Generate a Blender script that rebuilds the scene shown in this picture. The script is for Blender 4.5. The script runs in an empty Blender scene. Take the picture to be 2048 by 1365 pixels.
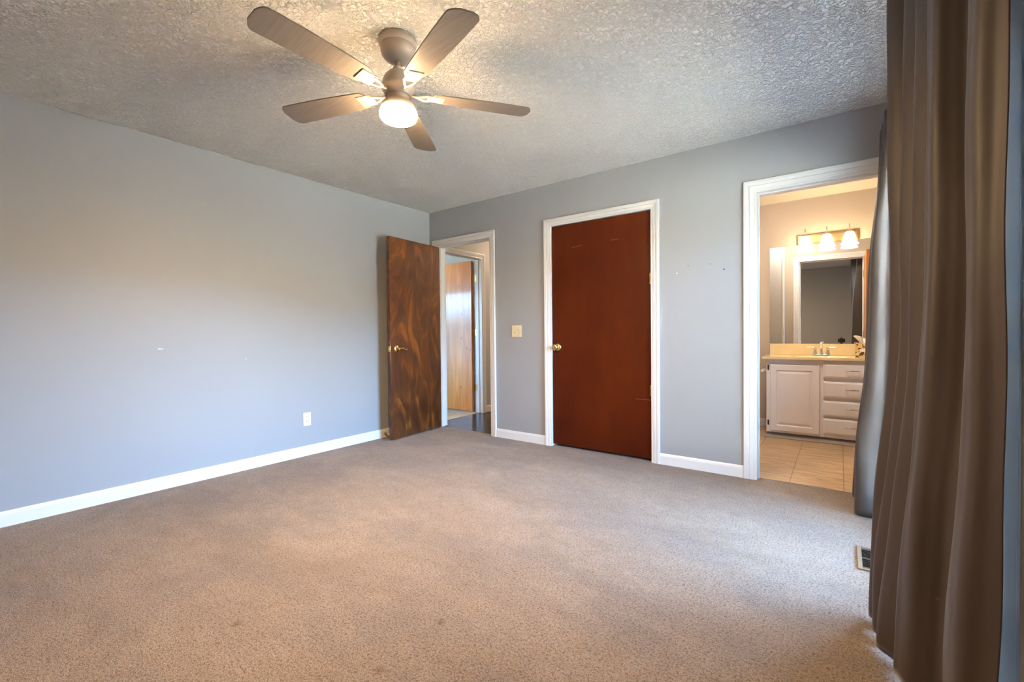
import bpy, bmesh, math, random
from mathutils import Vector, Matrix
random.seed(7)
S = bpy.context.scene
C = S.collection

# ------------------------------------------------------------------ camera
cam_data = bpy.data.cameras.new('camera')
cam = bpy.data.objects.new('camera', cam_data); C.objects.link(cam)
cam_data.sensor_width = 36.0
cam_data.lens = 889.2 / 2048 * 36.0
cam_data.clip_start = 0.02
CR = Vector((0.80422245, 0.59423778, -0.01037837))
CD = Vector((0.00210146, -0.02030543, -0.99979161))
CF = Vector((-0.59432468, 0.80403306, -0.01757885))
M = Matrix.Identity(4)
for i in range(3):
    M[i][0] = CR[i]; M[i][1] = -CD[i]; M[i][2] = -CF[i]
M[0][3], M[1][3], M[2][3] = 3.7856, -3.5546, 1.0595
cam.matrix_world = M
S.camera = cam

# ------------------------------------------------------------------ colour management
S.view_settings.view_transform = 'Standard'
S.view_settings.look = 'None'
S.view_settings.gamma = 1.0
S.view_settings.use_curve_mapping = False
S.view_settings.exposure = 2.1

# ------------------------------------------------------------------ world: bright hazy sky over a dark tree line
SKY = 40.0
W = bpy.data.worlds.new('world'); S.world = W; W.use_nodes = True
nt = W.node_tree; nt.nodes.clear()
tc = nt.nodes.new('ShaderNodeTexCoord')
sep = nt.nodes.new('ShaderNodeSeparateXYZ')
nt.links.new(tc.outputs['Generated'], sep.inputs[0])
nz = nt.nodes.new('ShaderNodeTexNoise'); nz.inputs['Scale'].default_value = 9
nt.links.new(tc.outputs['Generated'], nz.inputs['Vector'])
ad = nt.nodes.new('ShaderNodeMath'); ad.operation = 'MULTIPLY_ADD'
nt.links.new(nz.outputs['Fac'], ad.inputs[0]); ad.inputs[1].default_value = -0.10
# the tree line is tallest straight out from the patio door, lower up and down the street
ab = nt.nodes.new('ShaderNodeMath'); ab.operation = 'ABSOLUTE'; nt.links.new(sep.outputs['Y'], ab.inputs[0])
lo = nt.nodes.new('ShaderNodeMath'); lo.operation = 'MULTIPLY_ADD'; nt.links.new(ab.outputs[0], lo.inputs[0]); lo.inputs[1].default_value = 0.15
nt.links.new(sep.outputs['Z'], lo.inputs[2])
nt.links.new(lo.outputs[0], ad.inputs[2])
ramp = nt.nodes.new('ShaderNodeValToRGB')
nt.links.new(ad.outputs[0], ramp.inputs[0])
e = ramp.color_ramp.elements
e[0].position = 0.075; e[0].color = (0.010, 0.016, 0.010, 1)
e[1].position = 0.115; e[1].color = (0.33, 0.60, 1.0, 1)
e2 = ramp.color_ramp.elements.new(0.32); e2.color = (0.24, 0.45, 0.84, 1)
e3 = ramp.color_ramp.elements.new(0.44); e3.color = (0.03, 0.05, 0.09, 1)
# the haze is brightest round one compass direction
dt = nt.nodes.new('ShaderNodeVectorMath'); dt.operation = 'DOT_PRODUCT'
nt.links.new(tc.outputs['Generated'], dt.inputs[0]); dt.inputs[1].default_value = (0.80, 0.60, 0.05)
mr = nt.nodes.new('ShaderNodeMapRange'); nt.links.new(dt.outputs['Value'], mr.inputs[0])
mr.inputs[1].default_value = 0.25; mr.inputs[2].default_value = 0.97; mr.inputs[3].default_value = 0.12; mr.inputs[4].default_value = 1.0
dt2 = nt.nodes.new('ShaderNodeVectorMath'); dt2.operation = 'DOT_PRODUCT'
nt.links.new(tc.outputs['Generated'], dt2.inputs[0]); dt2.inputs[1].default_value = (-0.62, -0.78, 0.05)
mr2 = nt.nodes.new('ShaderNodeMapRange'); nt.links.new(dt2.outputs['Value'], mr2.inputs[0])
mr2.inputs[1].default_value = 0.3; mr2.inputs[2].default_value = 0.9; mr2.inputs[3].default_value = 0.0; mr2.inputs[4].default_value = 0.38
sm = nt.nodes.new('ShaderNodeMath'); sm.operation = 'ADD'; nt.links.new(mr.outputs[0], sm.inputs[0]); nt.links.new(mr2.outputs[0], sm.inputs[1])
vs_ = nt.nodes.new('ShaderNodeVectorMath'); vs_.operation = 'SCALE'
nt.links.new(ramp.outputs[0], vs_.inputs[0]); nt.links.new(sm.outputs[0], vs_.inputs[3])
bg = nt.nodes.new('ShaderNodeBackground'); bg.inputs['Strength'].default_value = SKY
nt.links.new(vs_.outputs[0], bg.inputs['Color'])
wo = nt.nodes.new('ShaderNodeOutputWorld'); nt.links.new(bg.outputs[0], wo.inputs[0])

def area(name, loc, rot, sx, sy, energy=0, color=(1, 1, 1), portal=False):
    l = bpy.data.lights.new(name, 'AREA'); l.shape = 'RECTANGLE'; l.size = sx; l.size_y = sy
    l.energy = energy; l.color = color
    if portal: l.cycles.is_portal = True
    o = bpy.data.objects.new(name, l); C.objects.link(o); o.location = loc; o.rotation_euler = rot
    return o
PI = math.pi
sun_d = bpy.data.lights.new('sun', 'SUN'); sun_d.energy = 190; sun_d.angle = 0.01; sun_d.color = (1.0, 0.95, 0.86)
sun = bpy.data.objects.new('sun', sun_d); C.objects.link(sun)
sun.rotation_euler = Vector((-0.50, 0.25, 0.80)).to_track_quat('Z', 'Y').to_euler()   # stands behind the house, lights the patio only
# portals in the two openings that let daylight in
area('patio_portal', (4.24, -1.12, 1.03), (0, PI / 2, 0), 2.0, 1.56, portal=True)
area('window_portal', (-3.50, -2.66, 1.43), (-PI / 2, 0, 0), 1.6, 1.3, portal=True)

# ------------------------------------------------------------------ materials
MATS = {}
def srgb(r, g, b):
    f = lambda c: ((c / 255 + 0.055) / 1.055) ** 2.4 if c / 255 > 0.04045 else c / 255 / 12.92
    return (f(r), f(g), f(b), 1)
def mat(name, col, rough=0.5, metal=0.0, coat=0.0, sheen=0.0):
    m = bpy.data.materials.new(name); m.use_nodes = True
    b = m.node_tree.nodes['Principled BSDF']
    b.inputs['Base Color'].default_value = col if len(col) == 4 else (*col, 1)
    b.inputs['Roughness'].default_value = rough
    b.inputs['Metallic'].default_value = metal
    b.inputs['Coat Weight'].default_value = coat
    b.inputs['Coat Roughness'].default_value = 0.08
    b.inputs['Sheen Weight'].default_value = sheen
    MATS[name] = m
    return m
def N(m, t, **kw):
    n = m.node_tree.nodes.new(t)
    for k, v in kw.items():
        if k in n.inputs: n.inputs[k].default_value = v
        else: setattr(n, k, v)
    return n
def L(m, a, b): m.node_tree.links.new(a, b)
def P(m): return m.node_tree.nodes['Principled BSDF']
def coords(m, scale=(1, 1, 1), rot=(0, 0, 0), loc=(0, 0, 0), out='Object'):
    t = N(m, 'ShaderNodeTexCoord'); mp = N(m, 'ShaderNodeMapping')
    mp.inputs['Scale'].default_value = scale; mp.inputs['Rotation'].default_value = rot; mp.inputs['Location'].default_value = loc
    L(m, t.outputs[out], mp.inputs[0]); return mp.outputs[0]
def noise(m, vec, scale, detail=3, rough=0.5, dist=0.0):
    n = N(m, 'ShaderNodeTexNoise'); n.inputs['Scale'].default_value = scale; n.inputs['Detail'].default_value = detail
    n.inputs['Roughness'].default_value = rough; n.inputs['Distortion'].default_value = dist
    L(m, vec, n.inputs['Vector']); return n.outputs['Fac']
def rampn(m, fac, stops):
    r = N(m, 'ShaderNodeValToRGB'); L(m, fac, r.inputs[0]); el = r.color_ramp.elements
    el[0].position, el[0].color = stops[0]; el[1].position, el[1].color = stops[1]
    for p, c in stops[2:]:
        x = el.new(p); x.color = c
    return r.outputs[0]
def bump(m, h, strength=0.3, dist=0.002, prev=None):
    b = N(m, 'ShaderNodeBump'); b.inputs['Strength'].default_value = strength; b.inputs['Distance'].default_value = dist
    L(m, h, b.inputs['Height'])
    if prev is not None: L(m, prev, b.inputs['Normal'])
    L(m, b.outputs[0], P(m).inputs['Normal']); return b.outputs[0]
def mixc(m, fac, a, b, mode='MIX'):
    n = N(m, 'ShaderNodeMix'); n.data_type = 'RGBA'; n.blend_type = mode
    for inp, v in ((n.inputs[0], fac), (n.inputs[6], a), (n.inputs[7], b)):
        if hasattr(v, 'links'): L(m, v, inp)
        else: inp.default_value = v
    return n.outputs[2]

def paint(name, col, rough=0.55, bs=0.08, sc=180):
    m = mat(name, col, rough)
    v = coords(m)
    bump(m, noise(m, v, sc, 2), bs, 0.001)
    return m
wall_paint = paint('grey_wall_paint', (0.315, 0.325, 0.335, 1), 0.55)
bath_paint = paint('beige_bathroom_paint', (0.50, 0.42, 0.33, 1), 0.5)
far_paint = paint('pale_blue_room_paint', (0.62, 0.66, 0.70, 1), 0.55)
hall_paint = paint('grey_hall_paint', (0.45, 0.44, 0.43, 1), 0.5)
white_paint = paint('white_trim_paint', (0.70, 0.70, 0.685, 1), 0.32, 0.05, 60)
cab_paint = paint('white_cabinet_paint', (0.84, 0.82, 0.82, 1), 0.28, 0.03, 60)
smooth_ceiling = paint('smooth_ceiling_paint', (0.78, 0.74, 0.66, 1), 0.8, 0.2, 120)

# textured ceiling
tex_ceiling = mat('stippled_ceiling', (0.92, 0.90, 0.85, 1), 0.75)
v = coords(tex_ceiling)
n1 = noise(tex_ceiling, v, 52, 3, 0.55, 0.9)
r1 = rampn(tex_ceiling, n1, [(0.44, (0, 0, 0, 1)), (0.58, (1, 1, 1, 1))])
n2 = noise(tex_ceiling, v, 30, 2)
mul = N(tex_ceiling, 'ShaderNodeMath', operation='MULTIPLY_ADD'); L(tex_ceiling, n2, mul.inputs[0]); mul.inputs[1].default_value = 0.6; L(tex_ceiling, r1, mul.inputs[2])
bump(tex_ceiling, mul.outputs[0], 1.0, 0.016)

# carpet
carpet = mat('beige_carpet', (0.45, 0.37, 0.31, 1), 0.95, sheen=0.15)
v = coords(carpet)
big = noise(carpet, coords(carpet, (0.8, 1.5, 1), (0, 0, 0.5)), 1.5, 5, 0.62, 0.8)
mid = noise(carpet, v, 14, 4, 0.65)
fine = noise(carpet, v, 260, 3, 0.7)
tuft = noise(carpet, v, 125, 3, 0.6, 0.5)
c1 = rampn(carpet, big, [(0.30, (0.33, 0.245, 0.180, 1)), (0.70, (0.44, 0.350, 0.275, 1))])
c2 = rampn(carpet, mid, [(0.28, (0.90, 0.885, 0.87, 1)), (0.62, (1.03, 1.03, 1.03, 1))])
c3 = rampn(carpet, fine, [(0.34, (0.42, 0.37, 0.33, 1)), (0.58, (1.22, 1.22, 1.22, 1))])
c4 = rampn(carpet, tuft, [(0.34, (0.50, 0.43, 0.37, 1)), (0.52, (1.12, 1.12, 1.12, 1))])
soil = rampn(carpet, noise(carpet, coords(carpet, (0.7, 1.3, 1), (0, 0, 0.6), (3, 1, 0)), 1.9, 5, 0.65, 0.6), [(0.46, (0, 0, 0, 1)), (0.64, (0.62, 0.62, 0.62, 1))])
c1 = mixc(carpet, soil, c1, (0.285, 0.235, 0.205, 1))
cc = mixc(carpet, 1.0, c1, c2, 'MULTIPLY'); cc = mixc(carpet, 1.0, cc, c3, 'MULTIPLY'); cc = mixc(carpet, 1.0, cc, c4, 'MULTIPLY')
# little brown stains and snags where the carpet is worn
def spot(col, fac_in, x, y, r, amt=0.7):
    vd = N(carpet, 'ShaderNodeVectorMath', operation='DISTANCE')
    wob = N(carpet, 'ShaderNodeVectorMath', operation='MULTIPLY_ADD')
    nn = N(carpet, 'ShaderNodeTexNoise'); nn.inputs['Scale'].default_value = 25; L(carpet, v, nn.inputs['Vector'])
    L(carpet, nn.outputs['Color'], wob.inputs[0]); wob.inputs[1].default_value = (r * 2.2, r * 2.2, 0); L(carpet, v, wob.inputs[2])
    L(carpet, wob.outputs[0], vd.inputs[0]); vd.inputs[1].default_value = (x + r * 1.1, y + r * 1.1, 0)
    rr = rampn(carpet, vd.outputs['Value'], [(0.0, (amt,) * 3 + (1,)), (r, (0, 0, 0, 1))])
    return mixc(carpet, rr, fac_in, col)
brown = (0.16, 0.09, 0.05, 1)
for (x, y, r) in ((1.25, -2.41, .022), (2.06, -2.95, .028), (2.00, -2.86, .05), (1.904, -1.543, .02), (2.60, -2.42, .045), (1.12, -0.36, .015), (0.36, -0.42, .02), (2.62, -2.70, .03), (1.9, -1.1, .015)):
    cc = spot(brown, cc, x, y, r * .55, 0.9)
L(carpet, cc, P(carpet).inputs['Base Color'])
hm = N(carpet, 'ShaderNodeMath', operation='ADD'); L(carpet, fine, hm.inputs[0]); L(carpet, tuft, hm.inputs[1])
bump(carpet, hm.outputs[0], 0.9, 0.014)

# wood of the doors
def wood(name, stops, rough, coat, scale, dist, knots=None):
    m = mat(name, (0.2, 0.1, 0.05), rough, coat=coat)
    v = coords(m, scale)
    n = noise(m, v, 1.6, 5, 0.55, dist)
    f = noise(m, coords(m, (scale[0] * 14, scale[1] * 14, scale[2] * 3.0)), 3.0, 3)
    col = rampn(m, n, stops)
    fr = rampn(m, f, [(0.3, (0.78, 0.75, 0.72, 1)), (0.7, (1.08, 1.08, 1.08, 1))])
    col = mixc(m, 1.0, col, fr, 'MULTIPLY')
    if knots:
        vo = N(m, 'ShaderNodeTexVoronoi'); vo.inputs['Scale'].default_value = 1.0; L(m, coords(m, knots), vo.inputs['Vector'])
        k = rampn(m, vo.outputs['Distance'], [(0.03, (0.25, 0.16, 0.10, 1)), (0.13, (1, 1, 1, 1))])
        col = mixc(m, 1.0, col, k, 'MULTIPLY')
    L(m, col, P(m).inputs['Base Color'])
    bump(m, f, 0.05, 0.0005)
    return m
mahogany = wood('swirled_mahogany', [(0.30, (0.040, 0.013, 0.0045, 1)), (0.52, (0.090, 0.027, 0.007, 1)), (0.68, (0.22, 0.072, 0.010, 1)), (0.8, (0.07, 0.022, 0.007, 1))], 0.30, 0.12, (3.0, 3.0, 0.95), 2.8)
orange_wood = wood('orange_birch', [(0.30, (0.44, 0.14, 0.018, 1)), (0.50, (0.62, 0.24, 0.038, 1)), (0.75, (0.74, 0.34, 0.07, 1))], 0.38, 0.30, (5, 5, 0.5), 1.5, (11, 11, 4.2))
red_wood = mat('red_brown_door_paint', (0.15, 0.028, 0.008), 0.5, coat=0.0)
v = coords(red_wood)
n = noise(red_wood, coords(red_wood, (2, 2, 0.6)), 1.6, 4, 0.6)
L(red_wood, rampn(red_wood, n, [(0.3, (0.050, 0.0055, 0.0002, 1)), (0.7, (0.078, 0.011, 0.0005, 1))]), P(red_wood).inputs['Base Color'])
bump(red_wood, noise(red_wood, coords(red_wood, (30, 30, 3)), 4, 3), 0.08, 0.0006)
P(red_wood).inputs['Specular IOR Level'].default_value = 0.12
scratch = mat('pale_scratch', (0.35, 0.13, 0.06), 0.6)

# dark hall boards
hall_wood = mat('dark_hall_boards', (0.03, 0.02, 0.015), 0.22, coat=0.0)
P(hall_wood).inputs['Specular IOR Level'].default_value = 0.12
br = N(hall_wood, 'ShaderNodeTexBrick'); L(hall_wood, coords(hall_wood, (1, 1, 1), (0, 0, PI / 2)), br.inputs['Vector'])
br.inputs['Scale'].default_value = 1.0; br.inputs['Brick Width'].default_value = 1.2; br.inputs['Row Height'].default_value = 0.085
br.inputs['Mortar Size'].default_value = 0.0015; br.inputs['Color1'].default_value = (0.030, 0.020, 0.014, 1); br.inputs['Color2'].default_value = (0.045, 0.030, 0.021, 1)
br.inputs['Mortar'].default_value = (0.008, 0.005, 0.004, 1)
L(hall_wood, br.outputs['Color'], P(hall_wood).inputs['Base Color'])
pale_floor = paint('pale_room_carpet', (0.62, 0.58, 0.50, 1), 0.95, 0.5, 200)

# bathroom tile: wood-look planks of beige stone
tile = mat('tan_bathroom_tile', (0.5, 0.35, 0.2), 0.38)
vv = coords(tile, (1, 1, 1), (0, 0, PI / 2), (0.34, -0.145, 0))
br = N(tile, 'ShaderNodeTexBrick'); L(tile, vv, br.inputs['Vector'])
br.inputs['Scale'].default_value = 1.0; br.inputs['Brick Width'].default_value = 0.61; br.inputs['Row Height'].default_value = 0.305
br.inputs['Mortar Size'].default_value = 0.0022; br.offset = 0.5; br.inputs['Bias'].default_value = 0
br.inputs['Color1'].default_value = (0.50, 0.35, 0.20, 1); br.inputs['Color2'].default_value = (0.56, 0.41, 0.25, 1)
br.inputs['Mortar'].default_value = (0.17, 0.11, 0.06, 1)
st = noise(tile, coords(tile, (2.5, 16, 1)), 2.0, 5, 0.6, 0.8)
sr = rampn(tile, st, [(0.32, (0.66, 0.60, 0.54, 1)), (0.62, (1.1, 1.1, 1.1, 1))])
L(tile, mixc(tile, 1.0, br.outputs['Color'], sr, 'MULTIPLY'), P(tile).inputs['Base Color'])
bump(tile, br.outputs['Fac'], -0.3, 0.001)

# fabrics, metals, glass, plastics
curtain_cloth = mat('taupe_curtain_satin', (0.040, 0.027, 0.019), 0.56, sheen=0.16)
P(curtain_cloth).inputs['Sheen Roughness'].default_value = 0.4
v = coords(curtain_cloth)
w1 = N(curtain_cloth, 'ShaderNodeTexWave'); w1.inputs['Scale'].default_value = 350; w1.bands_direction = 'Z'; L(curtain_cloth, v, w1.inputs['Vector'])
wr = bump(curtain_cloth, noise(curtain_cloth, coords(curtain_cloth, (3, 3, 1.2)), 4, 2, 0.5, 1.0), 0.25, 0.008)
bump(curtain_cloth, w1.outputs['Fac'], 0.06, 0.0004, wr)
brass = mat('polished_brass', (0.78, 0.55, 0.20), 0.18, 1.0)
dull_brass = mat('dull_brass', (0.55, 0.40, 0.16), 0.35, 1.0)
bronze = mat('dark_bronze', (0.06, 0.04, 0.03), 0.35, 0.9)
chrome = mat('chrome', (0.82, 0.82, 0.82), 0.08, 1.0)
nickel = mat('brushed_nickel', (0.62, 0.57, 0.50), 0.25, 1.0)
plate_m = mat('antique_brass', (0.34, 0.24, 0.12), 0.35, 1.0)
mirror_m = mat('mirror_silvering', (0.86, 0.87, 0.86), 0.0, 1.0)
ivory = mat('ivory_plastic', (0.68, 0.58, 0.36), 0.35)
slot_m = mat('dark_slot', (0.02, 0.018, 0.015), 0.6)
outlet_ivory = mat('pale_ivory_plastic', (0.72, 0.68, 0.52), 0.35)
fan_paint = mat('taupe_fan_enamel', (0.42, 0.34, 0.27), 0.35)
blade_m = mat('taupe_fan_blade', (0.30, 0.25, 0.21), 0.45)
L(blade_m, rampn(blade_m, noise(blade_m, coords(blade_m, (3, 40, 3)), 2, 3), [(0.3, (0.20, 0.165, 0.135, 1)), (0.7, (0.25, 0.21, 0.175, 1))]), P(blade_m).inputs['Base Color'])
black_m = mat('black_plastic', (0.012, 0.012, 0.013), 0.4)
rubber_white = mat('white_rubber', (0.75, 0.72, 0.68), 0.5)
counter_m = mat('cream_cultured_marble', (0.80, 0.68, 0.48), 0.15, coat=0.3)
L(counter_m, rampn(counter_m, noise(counter_m, coords(counter_m), 6, 5, 0.6, 2), [(0.3, (0.86, 0.68, 0.36, 1)), (0.7, (0.90, 0.75, 0.46, 1))]), P(counter_m).inputs['Base Color'])
toe_m = mat('grey_toe_board', (0.34, 0.29, 0.26), 0.5)
porcelain = mat('white_porcelain', (0.80, 0.76, 0.68), 0.12, coat=0.4)
vent_m = mat('brown_vent_metal', (0.30, 0.24, 0.17), 0.35, 0.6)
tissue_paper = mat('white_tissue', (0.85, 0.83, 0.80), 0.9)
tissue_box_m = mat('orange_floral_card', (0.8, 0.4, 0.05), 0.5)
vo = N(tissue_box_m, 'ShaderNodeTexVoronoi'); vo.inputs['Scale'].default_value = 34; L(tissue_box_m, coords(tissue_box_m), vo.inputs['Vector'])
L(tissue_box_m, rampn(tissue_box_m, vo.outputs['Distance'], [(0.18, (0.75, 0.30, 0.02, 1)), (0.30, (0.85, 0.52, 0.06, 1)), (0.46, (0.80, 0.72, 0.50, 1)), (0.62, (0.10, 0.05, 0.02, 1))]), P(tissue_box_m).inputs['Base Color'])
outside_ground = paint('pale_concrete', (0.42, 0.42, 0.40, 1), 0.9, 0.3, 30)
dark_ground = mat('added_dark_ground', (0.018, 0.012, 0.008), 0.95)
spackle = mat('white_spackle', (0.8, 0.8, 0.8), 0.7)

def emitter(name, col, strength):
    m = bpy.data.materials.new(name); m.use_nodes = True; t = m.node_tree; t.nodes.clear()
    em = t.nodes.new('ShaderNodeEmission'); em.inputs[0].default_value = (*col, 1); em.inputs[1].default_value = strength
    o = t.nodes.new('ShaderNodeOutputMaterial'); t.links.new(em.outputs[0], o.inputs[0]); return m
fan_glow = emitter('lit_fan_glass', (1.0, 0.68, 0.37), 58)
fan_diffuser = emitter('lit_fan_diffuser', (1.0, 0.66, 0.34), 430)
bath_glow = emitter('lit_alabaster_glass', (1.0, 0.76, 0.44), 4.8)
fill_glow = emitter('bathroom_fill_glow', (1.0, 0.88, 0.78), 26)
hall_glow = emitter('lit_hall_glass', (1.0, 0.74, 0.50), 34)
def glass_mat():
    m = bpy.data.materials.new('window_glass'); m.use_nodes = True; t = m.node_tree; t.nodes.clear()
    tr = t.nodes.new('ShaderNodeBsdfTransparent'); tr.inputs[0].default_value = (0.93, 0.97, 0.96, 1)
    gl = t.nodes.new('ShaderNodeBsdfGlossy'); gl.inputs['Roughness'].default_value = 0.02
    fr = t.nodes.new('ShaderNodeFresnel'); ge = t.nodes.new('ShaderNodeNewGeometry')
    ior = t.nodes.new('ShaderNodeMapRange'); t.links.new(ge.outputs['Backfacing'], ior.inputs[0]); ior.inputs[3].default_value = 1.45; ior.inputs[4].default_value = 1 / 1.45
    t.links.new(ior.outputs[0], fr.inputs[0])
    mx = t.nodes.new('ShaderNodeMixShader'); t.links.new(fr.outputs[0], mx.inputs[0]); t.links.new(tr.outputs[0], mx.inputs[1]); t.links.new(gl.outputs[0], mx.inputs[2])
    o = t.nodes.new('ShaderNodeOutputMaterial'); t.links.new(mx.outputs[0], o.inputs[0]); return m
glass = glass_mat()

# ------------------------------------------------------------------ mesh helpers
def box(bm, x0, x1, y0, y1, z0, z1, mat_=None):
    vs = [bm.verts.new((x, y, z)) for x in (x0, x1) for y in (y0, y1) for z in (z0, z1)]
    fs = []
    for f in ((0, 1, 3, 2), (4, 6, 7, 5), (0, 4, 5, 1), (2, 3, 7, 6), (0, 2, 6, 4), (1, 5, 7, 3)):
        fs.append(bm.faces.new([vs[i] for i in f]))
    if mat_ is not None:
        for vv_ in vs: vv_.co = mat_ @ vv_.co
    return vs
def lathe(bm, prof, seg=32, mtx=None, cap=True):
    """prof: list of (radius, height) around local z"""
    rings = []
    for r, h in prof:
        ring = []
        for k in range(seg):
            a = 2 * PI * k / seg
            p = Vector((r * math.cos(a), r * math.sin(a), h))
            ring.append(bm.verts.new(mtx @ p if mtx else p))
        rings.append(ring)
    for a, b in zip(rings, rings[1:]):
        for k in range(seg):
            bm.faces.new((a[k], a[(k + 1) % seg], b[(k + 1) % seg], b[k]))
    if cap:
        if prof[0][0] > 1e-4: bm.faces.new(rings[0][::-1])
        if prof[-1][0] > 1e-4: bm.faces.new(rings[-1])
def tube(bm, pts, radii, seg=12, cap=True):
    pts = [Vector(p) for p in pts]
    if not isinstance(radii, (list, tuple)): radii = [radii] * len(pts)
    rings = []
    up = Vector((0, 0, 1))
    d0 = (pts[1] - pts[0]).normalized()
    if abs(d0.dot(up)) > 0.95: up = Vector((1, 0, 0))
    n = d0.cross(up).normalized()
    for i, p in enumerate(pts):
        d = (pts[min(i + 1, len(pts) - 1)] - pts[max(i - 1, 0)]).normalized()
        n = (n - d * n.dot(d)).normalized(); b = d.cross(n)
        rings.append([bm.verts.new(p + radii[i] * (math.cos(2 * PI * k / seg) * n + math.sin(2 * PI * k / seg) * b)) for k in range(seg)])
    for a, b in zip(rings, rings[1:]):
        for k in range(seg): bm.faces.new((a[k], a[(k + 1) % seg], b[(k + 1) % seg], b[k]))
    if cap: bm.faces.new(rings[0][::-1]); bm.faces.new(rings[-1])
def grid(bm, rows, close=False):
    vs = [[bm.verts.new(p) for p in r] for r in rows]
    for a, b in zip(vs, vs[1:]):
        for k in range(len(a) - 1): bm.faces.new((a[k], a[k + 1], b[k + 1], b[k]))
    return vs
def obj(name, bm, m, parent=None, smooth=False, bevel=0, seg=2, solid=0):
    bmesh.ops.recalc_face_normals(bm, faces=bm.faces)
    me = bpy.data.meshes.new(name); bm.to_mesh(me); bm.free()
    me.materials.append(m)
    if smooth:
        me.polygons.foreach_set('use_smooth', [True] * len(me.polygons))
        me.set_sharp_from_angle(angle=math.radians(38))
    o = bpy.data.objects.new(name, me); C.objects.link(o)
    if solid:
        s = o.modifiers.new('solid', 'SOLIDIFY'); s.thickness = solid; s.offset = 0
    if bevel:
        b = o.modifiers.new('bevel', 'BEVEL'); b.width = bevel; b.segments = seg; b.limit_method = 'ANGLE'
    if parent: o.parent = parent
    return o
def boxobj(name, m, b, parent=None, bevel=0.0, **k):
    bm = bmesh.new(); box(bm, *b); return obj(name, bm, m, parent, bevel=bevel, **k)
def tag(o, label, cat, group=None, kind=None):
    o['label'] = label; o['category'] = cat
    if group: o['group'] = group
    if kind: o['kind'] = kind
    return o
def empty(name, loc=(0, 0, 0), rz=0.0):
    o = bpy.data.objects.new(name, None); C.objects.link(o); o.location = loc; o.rotation_euler = (0, 0, rz)
    o.empty_display_size = 0.1
    return o
def wallmesh(name, m, solids, label, cat='wall'):
    """solids: list of boxes making one wall"""
    bm = bmesh.new()
    for b in solids: box(bm, *b)
    return tag(obj(name, bm, m), label, cat, kind='structure')
def panels_x(x0, x1, y0, y1, z0, z1, holes):
    """boxes for a wall along x with rectangular holes (hx0,hx1,hz0,hz1)"""
    out = []; cur = x0
    for hx0, hx1, hz0, hz1 in sorted(holes):
        out.append((cur, hx0, y0, y1, z0, z1))
        if hz1 < z1: out.append((hx0, hx1, y0, y1, hz1, z1))
        if hz0 > z0: out.append((hx0, hx1, y0, y1, z0, hz0))
        cur = hx1
    out.append((cur, x1, y0, y1, z0, z1)); return out
def swap(bs): return [(b[2], b[3], b[0], b[1], b[4], b[5]) for b in bs]

H = 2.44
XR = 4.12      # right wall
YB = -4.40     # rear wall behind the photographer
T = 0.12
# ------------------------------------------------------------------ shell
D1 = (0.12, 0.885, 2.045); D2 = (1.617, 2.557, 2.045); D3 = (3.31, 4.03, 2.03)
wallmesh('floor', carpet, [(-0.0, XR, YB, 0.06, -0.12, 0.0)], 'beige wall-to-wall bedroom carpet with small brown stains', 'carpet')
wallmesh('ceiling', tex_ceiling, [(-0.0, XR, YB, 0.0, H, H + 0.12)], 'stippled off-white bedroom ceiling', 'ceiling')
wallmesh('wall_left', wall_paint, [(-0.12, 0.0, YB - T, 0.0, -0.12, H + 0.12)], 'long grey wall left of the open mahogany door')
wallmesh('wall_back', wall_paint, panels_x(0.0, XR, 0.0, T, -0.12, H + 0.12,
         [(D1[0] - .02, D1[1] + .02, 0.0 - .12, D1[2] + .02), (D2[0] - .02, D2[1] + .02, -.12, D2[2] + .02), (D3[0] - .02, D3[1] + .02, -.12, D3[2] + .02)]),
         'grey wall with three doorways')
PD = (-1.90, -0.34, 2.03)      # patio door opening in right wall
wallmesh('wall_right', wall_paint, swap(panels_x(YB - T, 0.0, XR, XR + 0.14, -0.12, H + 0.12, [(PD[0], PD[1], 0.0, PD[2])])),
         'grey wall behind the two curtains')
wallmesh('wall_rear', wall_paint, [(0.0, XR, YB - T, YB, -0.12, H + 0.12)], 'dim grey wall seen only in the bathroom mirror')

# bathroom
BY = 2.06
wallmesh('floor_bathroom', tile, [(2.70, XR, 0.06, BY, -0.12, 0.001)], 'tan stone tile floor of the bathroom', 'tile floor')
wallmesh('ceiling_bathroom', smooth_ceiling, [(2.70, XR, T, BY, H, H + 0.12)], 'cream bathroom ceiling', 'ceiling')
wallmesh('wall_bathroom_back', bath_paint, [(2.58, XR + .14, BY, BY + T, -0.12, H + 0.12)], 'warm beige bathroom wall behind the vanity mirror')
wallmesh('wall_bathroom_left', bath_paint, [(2.58, 2.70, T, BY, -0.12, H + 0.12)], 'beige bathroom side wall hidden left of its doorway')
wallmesh('wall_bathroom_right', bath_paint, [(XR, XR + .14, 0.0, BY, -0.12, H + 0.12)], 'beige bathroom side wall at the right end of the vanity')
# skin of bathroom paint on the bathroom side of the shared wall
wallmesh('wall_bathroom_front', bath_paint, panels_x(2.70, XR, T, T + 0.006, 0, H, [(D3[0] - .02, D3[1] + .02, 0, D3[2] + .02)]), 'beige bathroom side of the doorway wall, seen in the mirror')

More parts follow.
